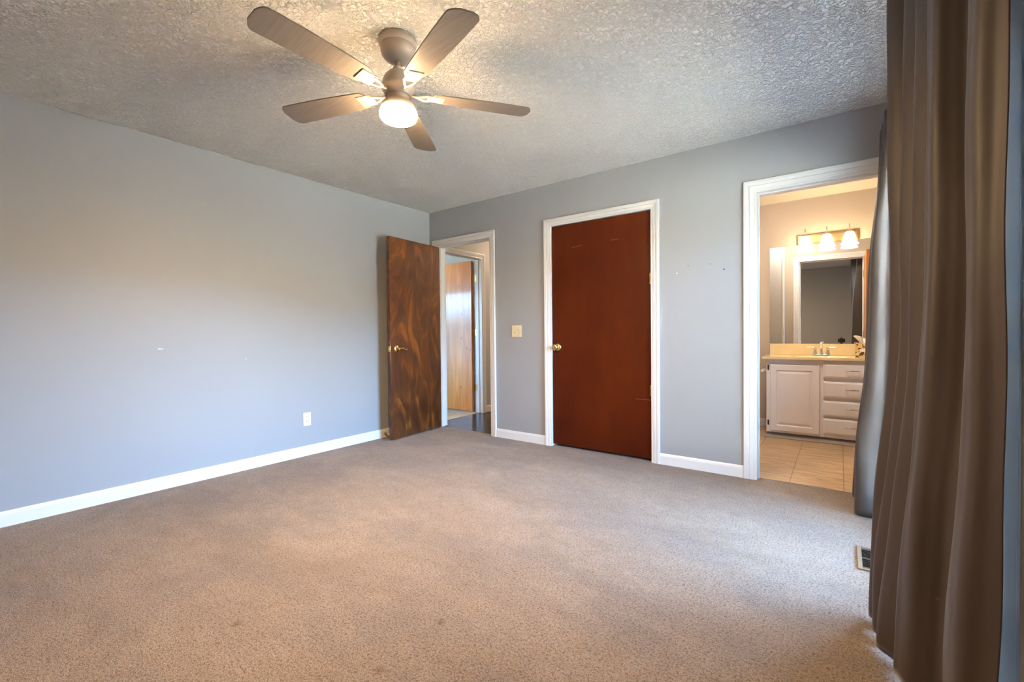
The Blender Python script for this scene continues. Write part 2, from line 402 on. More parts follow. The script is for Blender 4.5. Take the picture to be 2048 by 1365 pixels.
# hall and the room beyond it
HX = -0.05
R2 = (0.19, 0.955, 2.045)     # doorway from hall into the far room
wallmesh('floor_hall', hall_wood, [(HX - .06, 1.3, 0.06, 3.2, -0.12, -0.004)], 'dark glossy wooden hall floor', 'wooden floor')
wallmesh('ceiling_hall', smooth_ceiling, [(HX, 1.3, T, 3.2, H, H + .12)], 'pale hall ceiling', 'ceiling')
wallmesh('wall_hall_left', hall_paint, swap(panels_x(T, 3.2, HX - .12, HX, -0.12, H + .12, [(R2[0] - .02, R2[1] + .02, -.12, R2[2] + .02)])) ,
         'hall wall holding the second white doorway')
wallmesh('wall_hall_right', hall_paint, [(1.3, 1.42, T, 3.2, -0.12, H + .12)], 'hall wall on the closet side')
wallmesh('wall_hall_end', hall_paint, [(HX - .12, 1.42, 3.2, 3.32, -0.12, H + .12)], 'far end wall of the hall')
wallmesh('floor_far_room', pale_floor, [(-5.0, HX - .06, -2.6, 1.3, -0.12, -0.002)], 'pale floor of the room beyond the hall', 'floor')
wallmesh('ceiling_far_room', smooth_ceiling, [(-5.0, HX - .12, -2.6, 1.3, H, H + .12)], 'ceiling of the room beyond the hall', 'ceiling')
W2 = (-4.35, -2.65, 0.75, 2.10)
wallmesh('wall_far_room_front', far_paint, panels_x(-5.0, -0.12, -2.72, -2.6, -0.12, H + .12, [W2]), 'far room wall with its window')
wallmesh('wall_far_room_left', far_paint, [(-5.12, -5.0, -2.72, 1.42, -0.12, H + .12)], 'far room side wall')
wallmesh('wall_far_room_back', far_paint, [(-5.0, HX - .12, 1.3, 1.42, -0.12, H + .12)], 'far room wall behind the orange wooden door')
wallmesh('wall_far_room_right', far_paint, [(-0.17, -0.12, -2.6, T, -0.12, H + .12)], 'far room side of the wall shared with the bedroom')
# closet behind the red door
wallmesh('wall_closet', wall_paint, [(1.42, 1.50, T, 0.8, -.12, H + .12), (1.50, 2.58, 0.72, 0.8, -.12, H + .12), (1.50, 2.58, .06, .72, -.12, -.001), (1.50, 2.58, T, .72, H, H + .12)], 'closet walls behind the closed red door')

# unseen slab added over the patio door to block the high sky
wallmesh('sky_blocker', white_paint, [(XR + .14, 5.35, -5.5, 3.5, 2.44, 2.56)], 'added unseen overhang that blocks the high sky above the patio door', 'blocker')
# ground outside
wallmesh('patio_ground', outside_ground, [(4.26, 22, -14, 14, -0.30, -0.16), (-18, 4.26, -14, -4.6, -0.30, -0.16), (-18, -0.2, -4.6, -2.74, -0.30, -0.16)], 'pale concrete patio outside the glass door', 'patio')
bm = bmesh.new(); random.seed(3)
rows = [[(4.27 + i * .05, -3 + j * .1, -0.158 + random.random() * .03) for i in range(8)] for j in range(40)]
grid(bm, rows); tag(obj('dark_ground_strip', bm, dark_ground), 'added dark ground strip along the outside of the patio door', 'dark_ground', kind='stuff')  # strip added so the view past the curtain turns dark low down

# ------------------------------------------------------------------ casings (swept profile with mitred corners)
def casing(name, m, x0, x1, zt, width, mtx, label, legs=(True, True), n=0):
    """frame round an opening x0..x1 x 0..zt in local xz; local -y is out of the wall"""
    w = width
    prof = [(0.0, 0.0), (0.0, 0.009), (w * .06, 0.011), (w * .20, 0.010), (w * .24, 0.013), (w * .52, 0.016), (w * .58, 0.013), (w * .64, 0.017), (w * .80, 0.019), (w * .97, 0.019), (w, 0.017), (w, 0.0)]
    bm = bmesh.new()
    strips = []
    for u, d in prof:
        strips.append([mtx @ Vector((x0 - u, -d, 0.0)), mtx @ Vector((x0 - u, -d, zt + u)), mtx @ Vector((x1 + u, -d, zt + u)), mtx @ Vector((x1 + u, -d, 0.0))])
    strips.append(strips[0])
    grid(bm, strips)
    return tag(obj(name, bm, m), label, 'door casing', kind='structure')
I4 = Matrix.Identity(4)
def jamb(name, x0, x1, zt, y0, y1, mtx, stop_y, label):
    bm = bmesh.new(); t = 0.02
    for b in ((x0 - t, x0, y0, y1, 0, zt + t), (x1, x1 + t, y0, y1, 0, zt + t), (x0, x1, y0, y1, zt, zt + t),
              (x0, x0 + .011, stop_y, stop_y + .035, 0, zt - .011), (x1 - .011, x1, stop_y, stop_y + .035, 0, zt - .011), (x0, x1, stop_y, stop_y + .035, zt - .011, zt)):
        box(bm, *b, mat_=mtx)
    return tag(obj(name, bm, white_paint, bevel=0.0015), label, 'door jamb', kind='structure')
casing('trim_1', white_paint, D1[0], D1[1], D1[2], 0.068, I4, 'white casing round the open mahogany door')
casing('trim_2', white_paint, D2[0], D2[1], D2[2], 0.068, I4, 'white casing round the closed red-brown door')
casing('trim_3', white_paint, D3[0], D3[1], D3[2], 0.083, I4, 'wide white casing round the bathroom doorway')
MB_ = Matrix.Translation((0, T + 0.006, 0)) @ Matrix.Scale(-1, 4, (0, 1, 0))
casing('trim_4', white_paint, D3[0], D3[1], D3[2], 0.07, MB_, 'white casing on the bathroom side, seen in the mirror')
MH = Matrix.Translation((0, T, 0)) @ Matrix.Scale(-1, 4, (0, 1, 0))
casing('trim_5', white_paint, D1[0], D1[1], D1[2], 0.068, MH, 'white casing on the hall side of the bedroom doorway')
# hall doorway: local x -> world y, local -y -> world +x
MX = Matrix(((0, -1, 0, HX), (1, 0, 0, 0), (0, 0, 1, 0), (0, 0, 0, 1)))
casing('trim_6', white_paint, R2[0], R2[1], R2[2], 0.068, MX, 'white casing round the second doorway beyond the hall')
jamb('trim_7', D1[0], D1[1], D1[2], 0, T, I4, 0.045, 'white jamb inside the open bedroom doorway')
jamb('trim_8', D2[0], D2[1], D2[2], 0, T, I4, 0.052, 'white jamb inside the red-brown door frame')
jamb('trim_9', D3[0], D3[1], D3[2], 0, T + .006, I4, 0.03, 'white jamb inside the bathroom doorway')
jamb('trim_10', R2[0], R2[1], R2[2], 0, T, MX, 0.04, 'white jamb inside the second doorway beyond the hall')

# ------------------------------------------------------------------ baseboards
def baseboard(name, runs, label):
    """runs: (p0, p1, n) with n the outward normal in plan"""
    prof = [(0.0, 0.0), (0.013, 0.0), (0.013, 0.066), (0.0115, 0.070), (0.0105, 0.078), (0.006, 0.086), (0.0, 0.087)]
    bm = bmesh.new()
    for p0, p1, n in runs:
        rows = [[Vector((p[0] + n[0] * d, p[1] + n[1] * d, z)) for p in (p0, p1)] for d, z in prof]
        vs = grid(bm, rows)
        for k in (0, 1):
            bm.faces.new([r[k] for r in vs])
    return tag(obj(name, bm, white_paint), label, 'baseboard', kind='structure')
baseboard('baseboard_left', [((0, YB), (0, 0), (1, 0))], 'white baseboard along the long left wall')
baseboard('baseboard_back', [((0.0, 0), (D1[0] - .068, 0), (0, -1)), ((D1[1] + .068, 0), (D2[0] - .068, 0), (0, -1)), ((D2[1] + .068, 0), (D3[0] - .083, 0), (0, -1))], 'white baseboard between the three doorways')
baseboard('baseboard_right', [((XR, YB), (XR, -2.13), (-1, 0)), ((XR, PD[1] + .07), (XR, 0), (-1, 0))], 'white baseboard either side of the patio door')
baseboard('baseboard_rear', [((0, YB), (XR, YB), (0, 1))], 'white baseboard along the rear wall')
baseboard('baseboard_bathroom', [((2.70, BY), (3.18, BY), (0, -1)), ((2.70, T), (2.70, BY), (1, 0))], 'white baseboard on the bathroom wall left of the vanity')
baseboard('baseboard_hall', [((HX, R2[1] + .068), (HX, 3.2), (1, 0)), ((HX, 3.2), (1.3, 3.2), (0, -1))], 'white baseboard in the hall beyond the second doorway')

# ------------------------------------------------------------------ doors
def hinge(parent, x, y, z, m=dull_brass, mtx=I4, h=0.089, r=0.0065, leafw=0.02, into=(0, 0)):
    bm = bmesh.new()
    for k in range(5):
        a = z - h / 2 + k * h / 5
        lathe(bm, [(r * .75, a), (r, a + .001), (r, a + h / 5 - .001), (r * .75, a + h / 5)], 14, mtx @ Matrix.Translation((x, y, 0)))
    lathe(bm, [(r * .8, z + h / 2), (r * .6, z + h / 2 + .004), (0.001, z + h / 2 + .006)], 14, mtx @ Matrix.Translation((x, y, 0)))
    box(bm, x - leafw if into[0] <= 0 else x, x + leafw if into[0] >= 0 else x, y - .0012 + into[1], y + .0012 + into[1], z - h / 2, z + h / 2, mat_=mtx)
    o = obj('hinge', bm, m, parent, smooth=True)
    return o
def leaf_mesh(Lx, t, z0, z1):
    bm = bmesh.new(); box(bm, 0, Lx, 0, t, z0, z1); return bm
# --- door 1: mahogany leaf standing open against the left wall
ang = math.atan2(-0.712, 0.050)
d1 = empty('door_1', (D1[0] + 0.004, -0.004, 0), ang)
tag(d1, 'dark swirled mahogany door standing open near the left wall', 'door', kind='structure')
leaf = obj('door_leaf', leaf_mesh(0.737, 0.035, 0.012, 2.032), mahogany, d1, bevel=0.0015)
for z in (0.25, 1.02, 1.80): hinge(d1, -0.004, -0.002, z)
# lever handle on the room face (local +y side at y=0.035)
hz = 0.915; hx = 0.737 - 0.075
bm = bmesh.new()
RY = Matrix.Translation((hx, 0.035, hz)) @ Matrix.Rotation(-PI / 2, 4, 'X')
lathe(bm, [(0.031, 0.0), (0.033, 0.002), (0.033, 0.005), (0.028, 0.009), (0.018, 0.012), (0.012, 0.014), (0.011, 0.030), (0.013, 0.036), (0.013, 0.046), (0.009, 0.050), (0.001, 0.051)], 28, RY)
pts = [(hx, 0.078, hz), (hx - .020, 0.080, hz + .003), (hx - .04, 0.082, hz + .004), (hx - .058, 0.082, hz - .001), (hx - .074, 0.080, hz - .010), (hx - .088, 0.078, hz - .014), (hx - .100, 0.077, hz - .011), (hx - .106, 0.077, hz - .004)]
tube(bm, pts, [0.012, 0.011, 0.0085, 0.0075, 0.0070, 0.0075, 0.0085, 0.006], 12)
h = obj('door_handle', bm, brass, d1, smooth=True); h['label'] = 'brass lever handle with a wavy grip'
bm = bmesh.new()
RYb = Matrix.Translation((hx, 0.0, hz)) @ Matrix.Rotation(PI / 2, 4, 'X')
lathe(bm, [(0.031, 0.0), (0.033, 0.002), (0.028, 0.009), (0.011, 0.014), (0.011, 0.040), (0.009, 0.046), (0.001, 0.047)], 24, RYb)
tube(bm, [(a, -b + 0.035, c) for a, b, c in pts], [0.012, 0.011, 0.0085, 0.0075, 0.0070, 0.0075, 0.0085, 0.006], 12)
obj('door_handle', bm, brass, d1, smooth=True)
bm = bmesh.new(); box(bm, 0.7365, 0.7385, 0.004, 0.031, hz - .029, hz + .029); box(bm, 0.7385, 0.7495, 0.011, 0.024, hz - .009, hz + .009)
obj('latch_plate', bm, brass, d1, bevel=0.001)
# --- door 2: closed red-brown door
d2 = empty('door_2', (D2[0], 0.0, 0)); tag(d2, 'closed plain red-brown door with a brass knob', 'door', kind='structure')
wD = D2[1] - D2[0]
bm = bmesh.new(); box(bm, 0.004, wD - 0.004, 0.012, 0.047, 0.022, D2[2] - .005); obj('door_leaf', bm, red_wood, d2, bevel=0.0015)
for z in (0.58, 1.49): hinge(d2, wD - 0.004, 0.006, z, brass, leafw=0.010, into=(-1, 0.004))
bm = bmesh.new()
MK = Matrix.Translation((0.060, 0.012, 0.925)) @ Matrix.Rotation(PI / 2, 4, 'X')
lathe(bm, [(0.033, 0), (0.034, 0.002), (0.030, 0.008), (0.020, 0.013), (0.012, 0.016), (0.011, 0.030), (0.016, 0.036), (0.025, 0.042), (0.028, 0.050), (0.027, 0.058), (0.021, 0.064), (0.010, 0.067), (0.001, 0.068)], 32, MK)
obj('door_knob', bm, brass, d2, smooth=True)
bm = bmesh.new()
for (a, b, z, dz) in ((0.215, 0.32, 1.825, 0.014), (0.585, 0.66, 1.845, 0.002), (0.80, 0.93, 0.505, -0.002)):
    vs = box(bm, a, b, 0.0112, 0.0125, z - .0010, z + .0010)
    for q in vs:
        if q.co.x > (a + b) / 2: q.co.z += dz
o = obj('scratch', bm, scratch, d2); o['label'] = 'pale scratches on the red-brown leaf'
# --- door 3: orange bathroom door opened inwards against the right wall
d3 = empty('door_3', (D3[1], T + 0.012, 0), PI / 2 ); tag(d3, 'orange wooden bathroom door opened inwards, seen in the mirror', 'door', kind='structure')
bm = bmesh.new(); box(bm, 0.0, 0.70, -0.037, -0.002, 0.012, 2.022); obj('door_leaf', bm, orange_wood, d3, bevel=0.0015)
for z in (0.25, 1.0, 1.80): hinge(d3, -0.004, 0.0, z)
# --- door 4: orange door in the room beyond the hall, opened 90 degrees
d4 = empty('door_4', (HX - T, R2[1] - 0.003, 0), PI ); tag(d4, 'glossy orange wooden door standing open beyond the hall', 'door', kind='structure')
bm = bmesh.new(); box(bm, 0.020, 0.763, 0.004, 0.038, 0.012, 2.032); obj('door_leaf', bm, orange_wood, d4, bevel=0.0015)
for z in (0.33, 1.075, 1.80): hinge(d4, 0.010, 0.008, z, dull_brass, leafw=0.045, into=(-1, -0.0085), r=0.008)
# --- partition inside the bathroom, seen only in the mirror
wallmesh('wall_partition', hall_paint, [(2.70, 3.145, 0.45, 0.57, 0.0, H)], 'pale partition wall in the bathroom, left edge of the mirror image')
bm = bmesh.new(); box(bm, 3.145, 3.160, 0.44, 0.58, 0, H); t13 = tag(obj('trim_13', bm, white_paint, bevel=.001), 'white trim on the end of the bathroom partition', 'trim', kind='structure')
bm = bmesh.new(); box(bm, 3.160, 3.163, 0.555, 0.582, 0.98, 1.07); obj('hinge', bm, dull_brass, t13, bevel=0.0005)

# door stop on the left baseboard
bm = bmesh.new(); MS = Matrix.Translation((0.0125, -0.665, 0.038)) @ Matrix.Rotation(PI / 2, 4, 'Y')
prof = [(0.014, 0.0), (0.014, 0.004), (0.007, 0.007)] + [(0.0058 + 0.0016 * (k % 2), 0.009 + k * 0.0022) for k in range(22)]
lathe(bm, prof, 16, MS)
ds = obj('door_stop', bm, dull_brass, smooth=False); tag(ds, 'brass spring door stop on the baseboard behind the mahogany door', 'door stop')
bm = bmesh.new(); lathe(bm, [(0.008, 0.056), (0.009, 0.060), (0.009, 0.068), (0.006, 0.071)], 16, MS)
o = obj('rubber_tip', bm, rubber_white, ds, smooth=True); o['label'] = 'white rubber tip'

# ------------------------------------------------------------------ switch plate, outlet, wall marks
sw = empty('light_switch', (1.218, 0, 1.080)); tag(sw, 'ivory double switch plate between the open and the red-brown door', 'light switch')
bm = bmesh.new(); box(bm, -.058, .058, -0.006, 0, -.057, .057); obj('wall_plate', bm, ivory, sw, bevel=0.003, seg=3)
for sx in (-0.023, 0.023):
    bm = bmesh.new(); vs = box(bm, sx - .005, sx + .005, -0.0165, -0.0055, -.008, .008)
    for q in vs:
        if q.co.y < -0.01: q.co.z += 0.006 if sx < 0 else -0.006; 
    t = obj('toggle', bm, ivory, sw, bevel=0.001)
    bm = bmesh.new(); box(bm, sx - .0068, sx + .0068, -0.0064, -0.0058, -.0125, .0125)
    o = obj('toggle_slot', bm, slot_m, sw)
    for zz in (-0.030, 0.030):
        bm = bmesh.new(); lathe(bm, [(0.003, 0), (0.003, 0.0012), (0.001, 0.0018)], 12, Matrix.Translation((sx, -0.0058, zz)) @ Matrix.Rotation(PI / 2, 4, 'X')); obj('screw', bm, dull_brass, sw, smooth=True)
ou = empty('power_outlet', (0, -1.490, 0.320)); tag(ou, 'ivory power outlet low on the left wall', 'power outlet')
bm = bmesh.new(); box(bm, 0, 0.006, -.035, .035, -.058, .058); obj('wall_plate', bm, outlet_ivory, ou, bevel=0.003, seg=3)
for zz in (-0.0195, 0.0195):
    bm = bmesh.new()
    lathe(bm, [(0.0165, 0), (0.0165, 0.0012), (0.015, 0.0018)], 28, Matrix.Translation((0.0058, 0, zz)) @ Matrix.Rotation(PI / 2, 4, 'Y'))
    s = obj('socket', bm, outlet_ivory, ou, smooth=True)
    bm = bmesh.new()
    for yy in (-0.0065, 0.0065): box(bm, 0.0074, 0.0082, yy - .0013, yy + .0013, zz - .001, zz + .0085)
    lathe(bm, [(0.0028, 0), (0.0028, 0.0008)], 12, Matrix.Translation((0.0074, 0, zz - .008)) @ Matrix.Rotation(PI / 2, 4, 'Y'))
    obj('socket_slots', bm, slot_m, s)
bm = bmesh.new(); lathe(bm, [(0.003, 0), (0.003, 0.0012), (0.001, 0.0018)], 12, Matrix.Translation((0.0058, 0, 0)) @ Matrix.Rotation(PI / 2, 4, 'Y')); obj('screw', bm, dull_brass, ou, smooth=True)
def dot(name, x, y, z, r, m, label, cat, axis='y', group=None):
    bm = bmesh.new()
    R_ = Matrix.Rotation(PI / 2, 4, 'X') if axis == 'y' else Matrix.Rotation(PI / 2, 4, 'Y')
    lathe(bm, [(r, 0), (r, 0.0025), (r * .7, 0.004), (0.0004, 0.0045)], 14, Matrix.Translation((x, y, z)) @ R_)
    return tag(obj(name, bm, m, smooth=True), label, cat, group)
dot('wall_anchor', 2.761, 0, 1.512, 0.0055, spackle, 'bright white wall anchor right of the red-brown door', 'wall anchor')
dot('screw', 3.097, 0, 1.512, 0.0055, bronze, 'dark disc for a hole in the wall beside the bathroom casing', 'screw')  # dark disc stands in for the shade inside a hole
dot('nail_hole', 2.845, 0, 1.560, 0.0035, bronze, 'tiny dark disc for a hole above the white wall anchor', 'nail_hole')  # small holes, their shade put in as dark discs
dot('nail_hole', 3.005, 0, 1.560, 0.0035, bronze, 'tiny dark disc for a hole above and left of the larger one', 'nail_hole')
bm = bmesh.new()
for (a, b, s) in ((-2.540, .975, .003), (-2.531, .977, .005), (-2.520, .974, .004), (-2.512, .977, .002)):
    lathe(bm, [(s, 0), (s * .8, 0.0012), (0.0005, 0.0018)], 10, Matrix.Translation((0, a, b)) @ Matrix.Rotation(PI / 2, 4, 'Y'))
tag(obj('spackle_patch', bm, spackle, smooth=True), 'small smear of white spackle in the middle of the left wall', 'spackle')
dot('spackle_patch', 0, -1.979, 0.879, 0.0035, spackle, 'single white spackle dot on the left wall above the outlet', 'spackle', 'x')

# ------------------------------------------------------------------ floor vent
fv = empty('floor_vent', (3.905, -0.955, 0.0)); tag(fv, 'brown metal floor vent beside the near curtain', 'floor vent')
bm = bmesh.new()
for b in ((-.055, -.038, -.130, .130), (.038, .055, -.130, .130), (-.038, .038, -.130, -.113), (-.038, .038, .113, .130)): box(bm, *b, 0.0, 0.006)
obj('vent_frame', bm, vent_m, fv, bevel=0.0015)
bm = bmesh.new(); box(bm, -.038, .038, -.113, .113, -0.002, 0.0012); obj('vent_duct', bm, slot_m, fv)
for k in range(13):
    bm = bmesh.new(); y = -.105 + k * .0175
    vs = box(bm, -.038, .038, y - .0012, y + .0012, 0.0012, 0.005); obj('vent_slat', bm, vent_m if k % 6 == 0 else bronze, fv)

# ------------------------------------------------------------------ ceiling fan (at rest)
fx, fy = 2.113, -2.17
fan = empty('ceiling_fan', (fx, fy, 0)); tag(fan, 'taupe five-blade ceiling fan with a lit round glass light', 'ceiling fan')
bm = bmesh.new(); lathe(bm, [(0.083, 2.4399), (0.087, 2.430), (0.086, 2.412), (0.079, 2.404), (0.079, 2.388), (0.074, 2.368), (0.060, 2.350), (0.038, 2.340), (0.018, 2.336)], 40); obj('canopy', bm, fan_paint, fan, smooth=True)
bm = bmesh.new(); lathe(bm, [(0.0125, 2.338), (0.0125, 2.298)], 20); obj('downrod', bm, fan_paint, fan, smooth=True)
bm = bmesh.new(); lathe(bm, [(0.016, 2.312), (0.024, 2.306), (0.026, 2.294), (0.042, 2.286), (0.060, 2.268), (0.070, 2.245), (0.074, 2.222), (0.074, 2.205), (0.066, 2.190), (0.060, 2.176)], 40); obj('motor_housing', bm, fan_paint, fan, smooth=True)
bm = bmesh.new(); lathe(bm, [(0.050, 2.177), (0.052, 2.160), (0.056, 2.150), (0.072, 2.140), (0.078, 2.130), (0.078, 2.114), (0.072, 2.108)], 40); obj('light_fitter', bm, fan_paint, fan, smooth=True)
bm = bmesh.new(); lathe(bm, [(0.070, 2.1105), (0.083, 2.108), (0.0865, 2.098), (0.0865, 2.082), (0.080, 2.070), (0.072, 2.0655)], 40)
o = obj('glass_bowl', bm, fan_glow, fan, smooth=True); o['label'] = 'glowing frosted glass light'
bm = bmesh.new(); lathe(bm, [(0.0715, 2.0655), (0.062, 2.062), (0.030, 2.058), (0.001, 2.057)], 40); obj('diffuser', bm, fan_diffuser, fan, smooth=True)
for k in range(5):
    a = math.radians(270 + 72 * k); RA = Matrix.Rotation(a, 4, 'Z')
    bm = bmesh.new()
    tube(bm, [RA @ Vector(p) for p in ((0.060, 0, 2.190), (0.085, 0, 2.186), (0.105, 0.012, 2.184), (0.128, 0.022, 2.185), (0.150, 0.026, 2.189))], [0.007, 0.006, 0.0055, 0.0055, 0.005], 10)
    tube(bm, [RA @ Vector(p) for p in ((0.085, 0, 2.186), (0.105, -0.012, 2.184), (0.128, -0.022, 2.185), (0.150, -0.026, 2.187))], [0.006, 0.0055, 0.0055, 0.005], 10)
    box(bm, 0.135, 0.215, -0.034, 0.034, 2.185, 2.189, mat_=RA @ Matrix.Translation((0, 0, 2.187)) @ Matrix.Rotation(math.radians(9), 4, 'X') @ Matrix.Translation((0, 0, -2.187)))
    iron = obj('blade_iron', bm, fan_paint, fan, smooth=True)
    # blade outline
    bm = bmesh.new(); out = []
    n_ = 60
    for i in range(n_ + 1):
        t = i / n_; r = 0.165 + t * 0.485
        w = 0.050 + 0.018 * math.sin(min(1, t * 1.1) * PI * .55)
        if t > 0.93: w *= math.sqrt(max(0.0, 1 - ((t - 0.93) / 0.07) ** 2 * 0.85))
        if t < 0.06: w *= 0.72 + t / 0.06 * 0.28
        out.append((r, w))
    RB = RA @ Matrix.Translation((0, 0, 2.192)) @ Matrix.Rotation(math.radians(9), 4, 'X')
    top = [[bm.verts.new(RB @ Vector((r, s * w, zz))) for s in (-1, -.5, 0, .5, 1)] for zz in (0.003,) for r, w in out]
    bot = [[bm.verts.new(RB @ Vector((r, s * w, zz))) for s in (-1, -.5, 0, .5, 1)] for zz in (-0.003,) for r, w in out]
    for g_ in (top, bot):
        for a_, b_ in zip(g_, g_[1:]):
            for j in range(4): bm.faces.new((a_[j], a_[j + 1], b_[j + 1], b_[j]))
    for i in range(n_):
        for j in (0, 4): bm.faces.new((top[i][j], top[i + 1][j], bot[i + 1][j], bot[i][j]))
    for i in (0, n_):
        for j in range(4): bm.faces.new((top[i][j], top[i][j + 1], bot[i][j + 1], bot[i][j]))
    obj('blade', bm, blade_m, fan)

# ------------------------------------------------------------------ patio door in the right wall
pd = empty('window_1', (XR + 0.07, (PD[0] + PD[1]) / 2, 0)); tag(pd, 'white framed sliding glass patio door behind the curtains', 'glass door', kind='structure')
hw = (PD[1] - PD[0]) / 2
bm = bmesh.new()
for b in ((-.07, .07, -hw, -hw + .03, 0, PD[2]), (-.07, .07, hw - .03, hw, 0, PD[2]), (-.07, .07, -hw, hw, PD[2] - .03, PD[2]), (-.07, .07, -hw, hw, 0, .02)): box(bm, *b)
obj('door_frame', bm, white_paint, pd, bevel=0.003)
for (a, b, xo) in ((-hw + .03, 0.03, -.028), (-0.03, hw - .03, .022)):
    bm = bmesh.new(); s = .055
    for q in ((xo - .02, xo + .02, a, a + s, .02, PD[2] - .03), (xo - .02, xo + .02, b - s, b, .02, PD[2] - .03), (xo - .02, xo + .02, a + s, b - s, PD[2] - .03 - s, PD[2] - .03), (xo - .02, xo + .02, a + s, b - s, .02, .02 + s * 1.4)): box(bm, *q)
    sash = obj('sash', bm, white_paint, pd, bevel=0.003)
    bm = bmesh.new(); box(bm, xo - .003, xo + .003, a + s, b - s, .02 + s * 1.4, PD[2] - .03 - s); obj('glass_pane', bm, glass, sash)
MR = Matrix(((0, 1, 0, XR), (-1, 0, 0, 0), (0, 0, 1, 0), (0, 0, 0, 1)))   # local x -> world -y ; local -y -> world -x
bm = bmesh.new(); box(bm, XR - .006, XR, -2.06, PD[0], 0, PD[2]); tag(obj('glass_cover_board', bm, white_paint, bevel=.001), 'added flat white board hiding the bright glass beside the casing', 'cover board', kind='structure')  # board added to close off overbright glass, lit only from indoors
casing('trim_11', white_paint, -PD[1], 2.06, PD[2], 0.07, MR, 'white casing round the patio door, at the right edge')
# window of the room beyond the hall
w2 = empty('window_2', ((W2[0] + W2[1]) / 2, -2.66, (W2[2] + W2[3]) / 2)); tag(w2, 'white window of the room beyond the hall', 'window', kind='structure')
bm = bmesh.new(); a = .85; c = .675
for b in ((-a, -a + .05, -.05, .05, -c, c), (a - .05, a, -.05, .05, -c, c), (-a, a, -.05, .05, c - .05, c), (-a, a, -.05, .05, -c, -c + .05)): box(bm, *b)
fr = obj('window_frame', bm, white_paint, w2, bevel=0.003)
bm = bmesh.new(); box(bm, -a + .05, a - .05, -.004, .004, -c + .05, c - .05); obj('glass_pane', bm, glass, fr)

# ------------------------------------------------------------------ curtains
def catmull(pts, n=6):
    out = []
    P_ = [pts[0]] + list(pts) + [pts[-1]]
    for i in range(1, len(P_) - 2):
        p0, p1, p2, p3 = P_[i - 1], P_[i], P_[i + 1], P_[i + 2]
        for k in range(n):
            t = k / n
            out.append(tuple(0.5 * ((2 * p1[j]) + (-p0[j] + p2[j]) * t + (2 * p0[j] - 5 * p1[j] + 4 * p2[j] - p3[j]) * t * t + (-p0[j] + 3 * p1[j] - 3 * p2[j] + p3[j]) * t ** 3) for j in (0, 1)))
    out.append(tuple(pts[-1][:2])); return out
def curtain(levels, ztop, zbot, nz_=90, wob=0.003, seed=1):
    """levels: [(z, [(x,y)...])...] from bottom to top, same count"""
    rnd = random.Random(seed); ph = [rnd.random() * 6.28 for _ in range(6)]
    cur = [(z, catmull(p)) for z, p in levels]
    rows = []
    for i in range(nz_ + 1):
        z = zbot + (ztop - zbot) * i / nz_
        for a, b in zip(cur, cur[1:]):
            if a[0] <= z <= b[0] or b is cur[-1]: break
        t = max(0, min(1, (z - a[0]) / (b[0] - a[0]))); t = t * t * (3 - 2 * t)
        row = []
        for j, (p, q) in enumerate(zip(a[1], b[1])):
            s = j / len(a[1])
            dx = wob * (math.sin(z * 5.1 + s * 9 + ph[0]) + .6 * math.sin(z * 11.3 - s * 23 + ph[1])) * (1 - .6 * z / ztop)
            dy = wob * (math.sin(z * 4.3 + s * 14 + ph[2]) + .5 * math.sin(z * 9.7 + s * 31 + ph[3])) * (1 - .6 * z / ztop)
            row.append((p[0] + (q[0] - p[0]) * t + dx, p[1] + (q[1] - p[1]) * t + dy, z))
        rows.append(row)
    bm = bmesh.new(); grid(bm, rows); return bm
mid_ = [(4.05, -1.440), (3.955, -1.455), (3.925, -1.48), (3.945, -1.515), (3.985, -1.545), (3.952, -1.570), (3.947, -1.592), (3.975, -1.630), (3.998, -1.650), (3.968, -1.670), (3.965, -1.690), (3.990, -1.730), (4.008, -1.752), (3.984, -1.772), (3.985, -1.800), (3.991, -1.842), (4.030, -1.862), (4.068, -1.885), (4.072, -1.960), (4.040, -2.020), (4.022, -2.075), (4.022, -2.110), (4.028, -2.145), (4.052, -2.165), (4.066, -2.185)]
sh_bot = [0, -.045, -.055, -.045, -.03, -.065, -.065, -.05, -.05, -.072, -.073, -.06, -.055, -.066, -.062, -.05, -.055, -.06, -.06, -.045, -.03, -.028, -.024, -.016, -.008]
sh_top = [0, -.012, -.010, -.010, -.012, .004, .006, .004, 0, .006, .008, .004, 0, .008, .008, .010, .004, -.004, -.006, 0, .004, .006, .006, .002, 0]
bot_ = [(x + d, y) for (x, y), d in zip(mid_, sh_bot)]
top_ = [(x + d, y) for (x, y), d in zip(mid_, sh_top)]
bm = curtain([(0.012, bot_), (1.15, mid_), (2.26, top_)], 2.255, 0.012, 90, 0.0035, 4)
o = obj('curtain', bm, curtain_cloth, smooth=False, solid=0.0022)
o.data.polygons.foreach_set('use_smooth', [True] * len(o.data.polygons))
tag(o, 'long brown satin curtain hanging nearest the camera, at the right', 'curtain', 'curtains on the patio door rod')
fb = [(4.05, -.030), (3.93, -.034), (3.853, -.050), (3.880, -.090), (3.925, -.125), (3.870, -.165), (3.858, -.195), (3.905, -.235), (3.930, -.262), (3.868, -.300), (3.848, -.345), (3.858, -.372), (3.900, -.384), (3.960, -.378), (4.010, -.392), (4.050, -.380), (4.066, -.372)]
def far_level(z):
    k = 1 - 0.62 * z / 2.26
    return [(4.03 + (x - 4.03) * k * (1.0 if x < 4.03 else 1) + (0 if x > 4.03 else 0.012 * z / 2.26), y) for x, y in fb]
bm = curtain([(0.012, far_level(0)), (1.2, far_level(1.2)), (2.26, far_level(2.26))], 2.255, 0.012, 90, 0.004, 9)
o = obj('curtain', bm, curtain_cloth, solid=0.0022)
o.data.polygons.foreach_set('use_smooth', [True] * len(o.data.polygons))
tag(o, 'grey-brown curtain bunched in front of the bathroom doorway, farther of the two', 'curtain', 'curtains on the patio door rod')
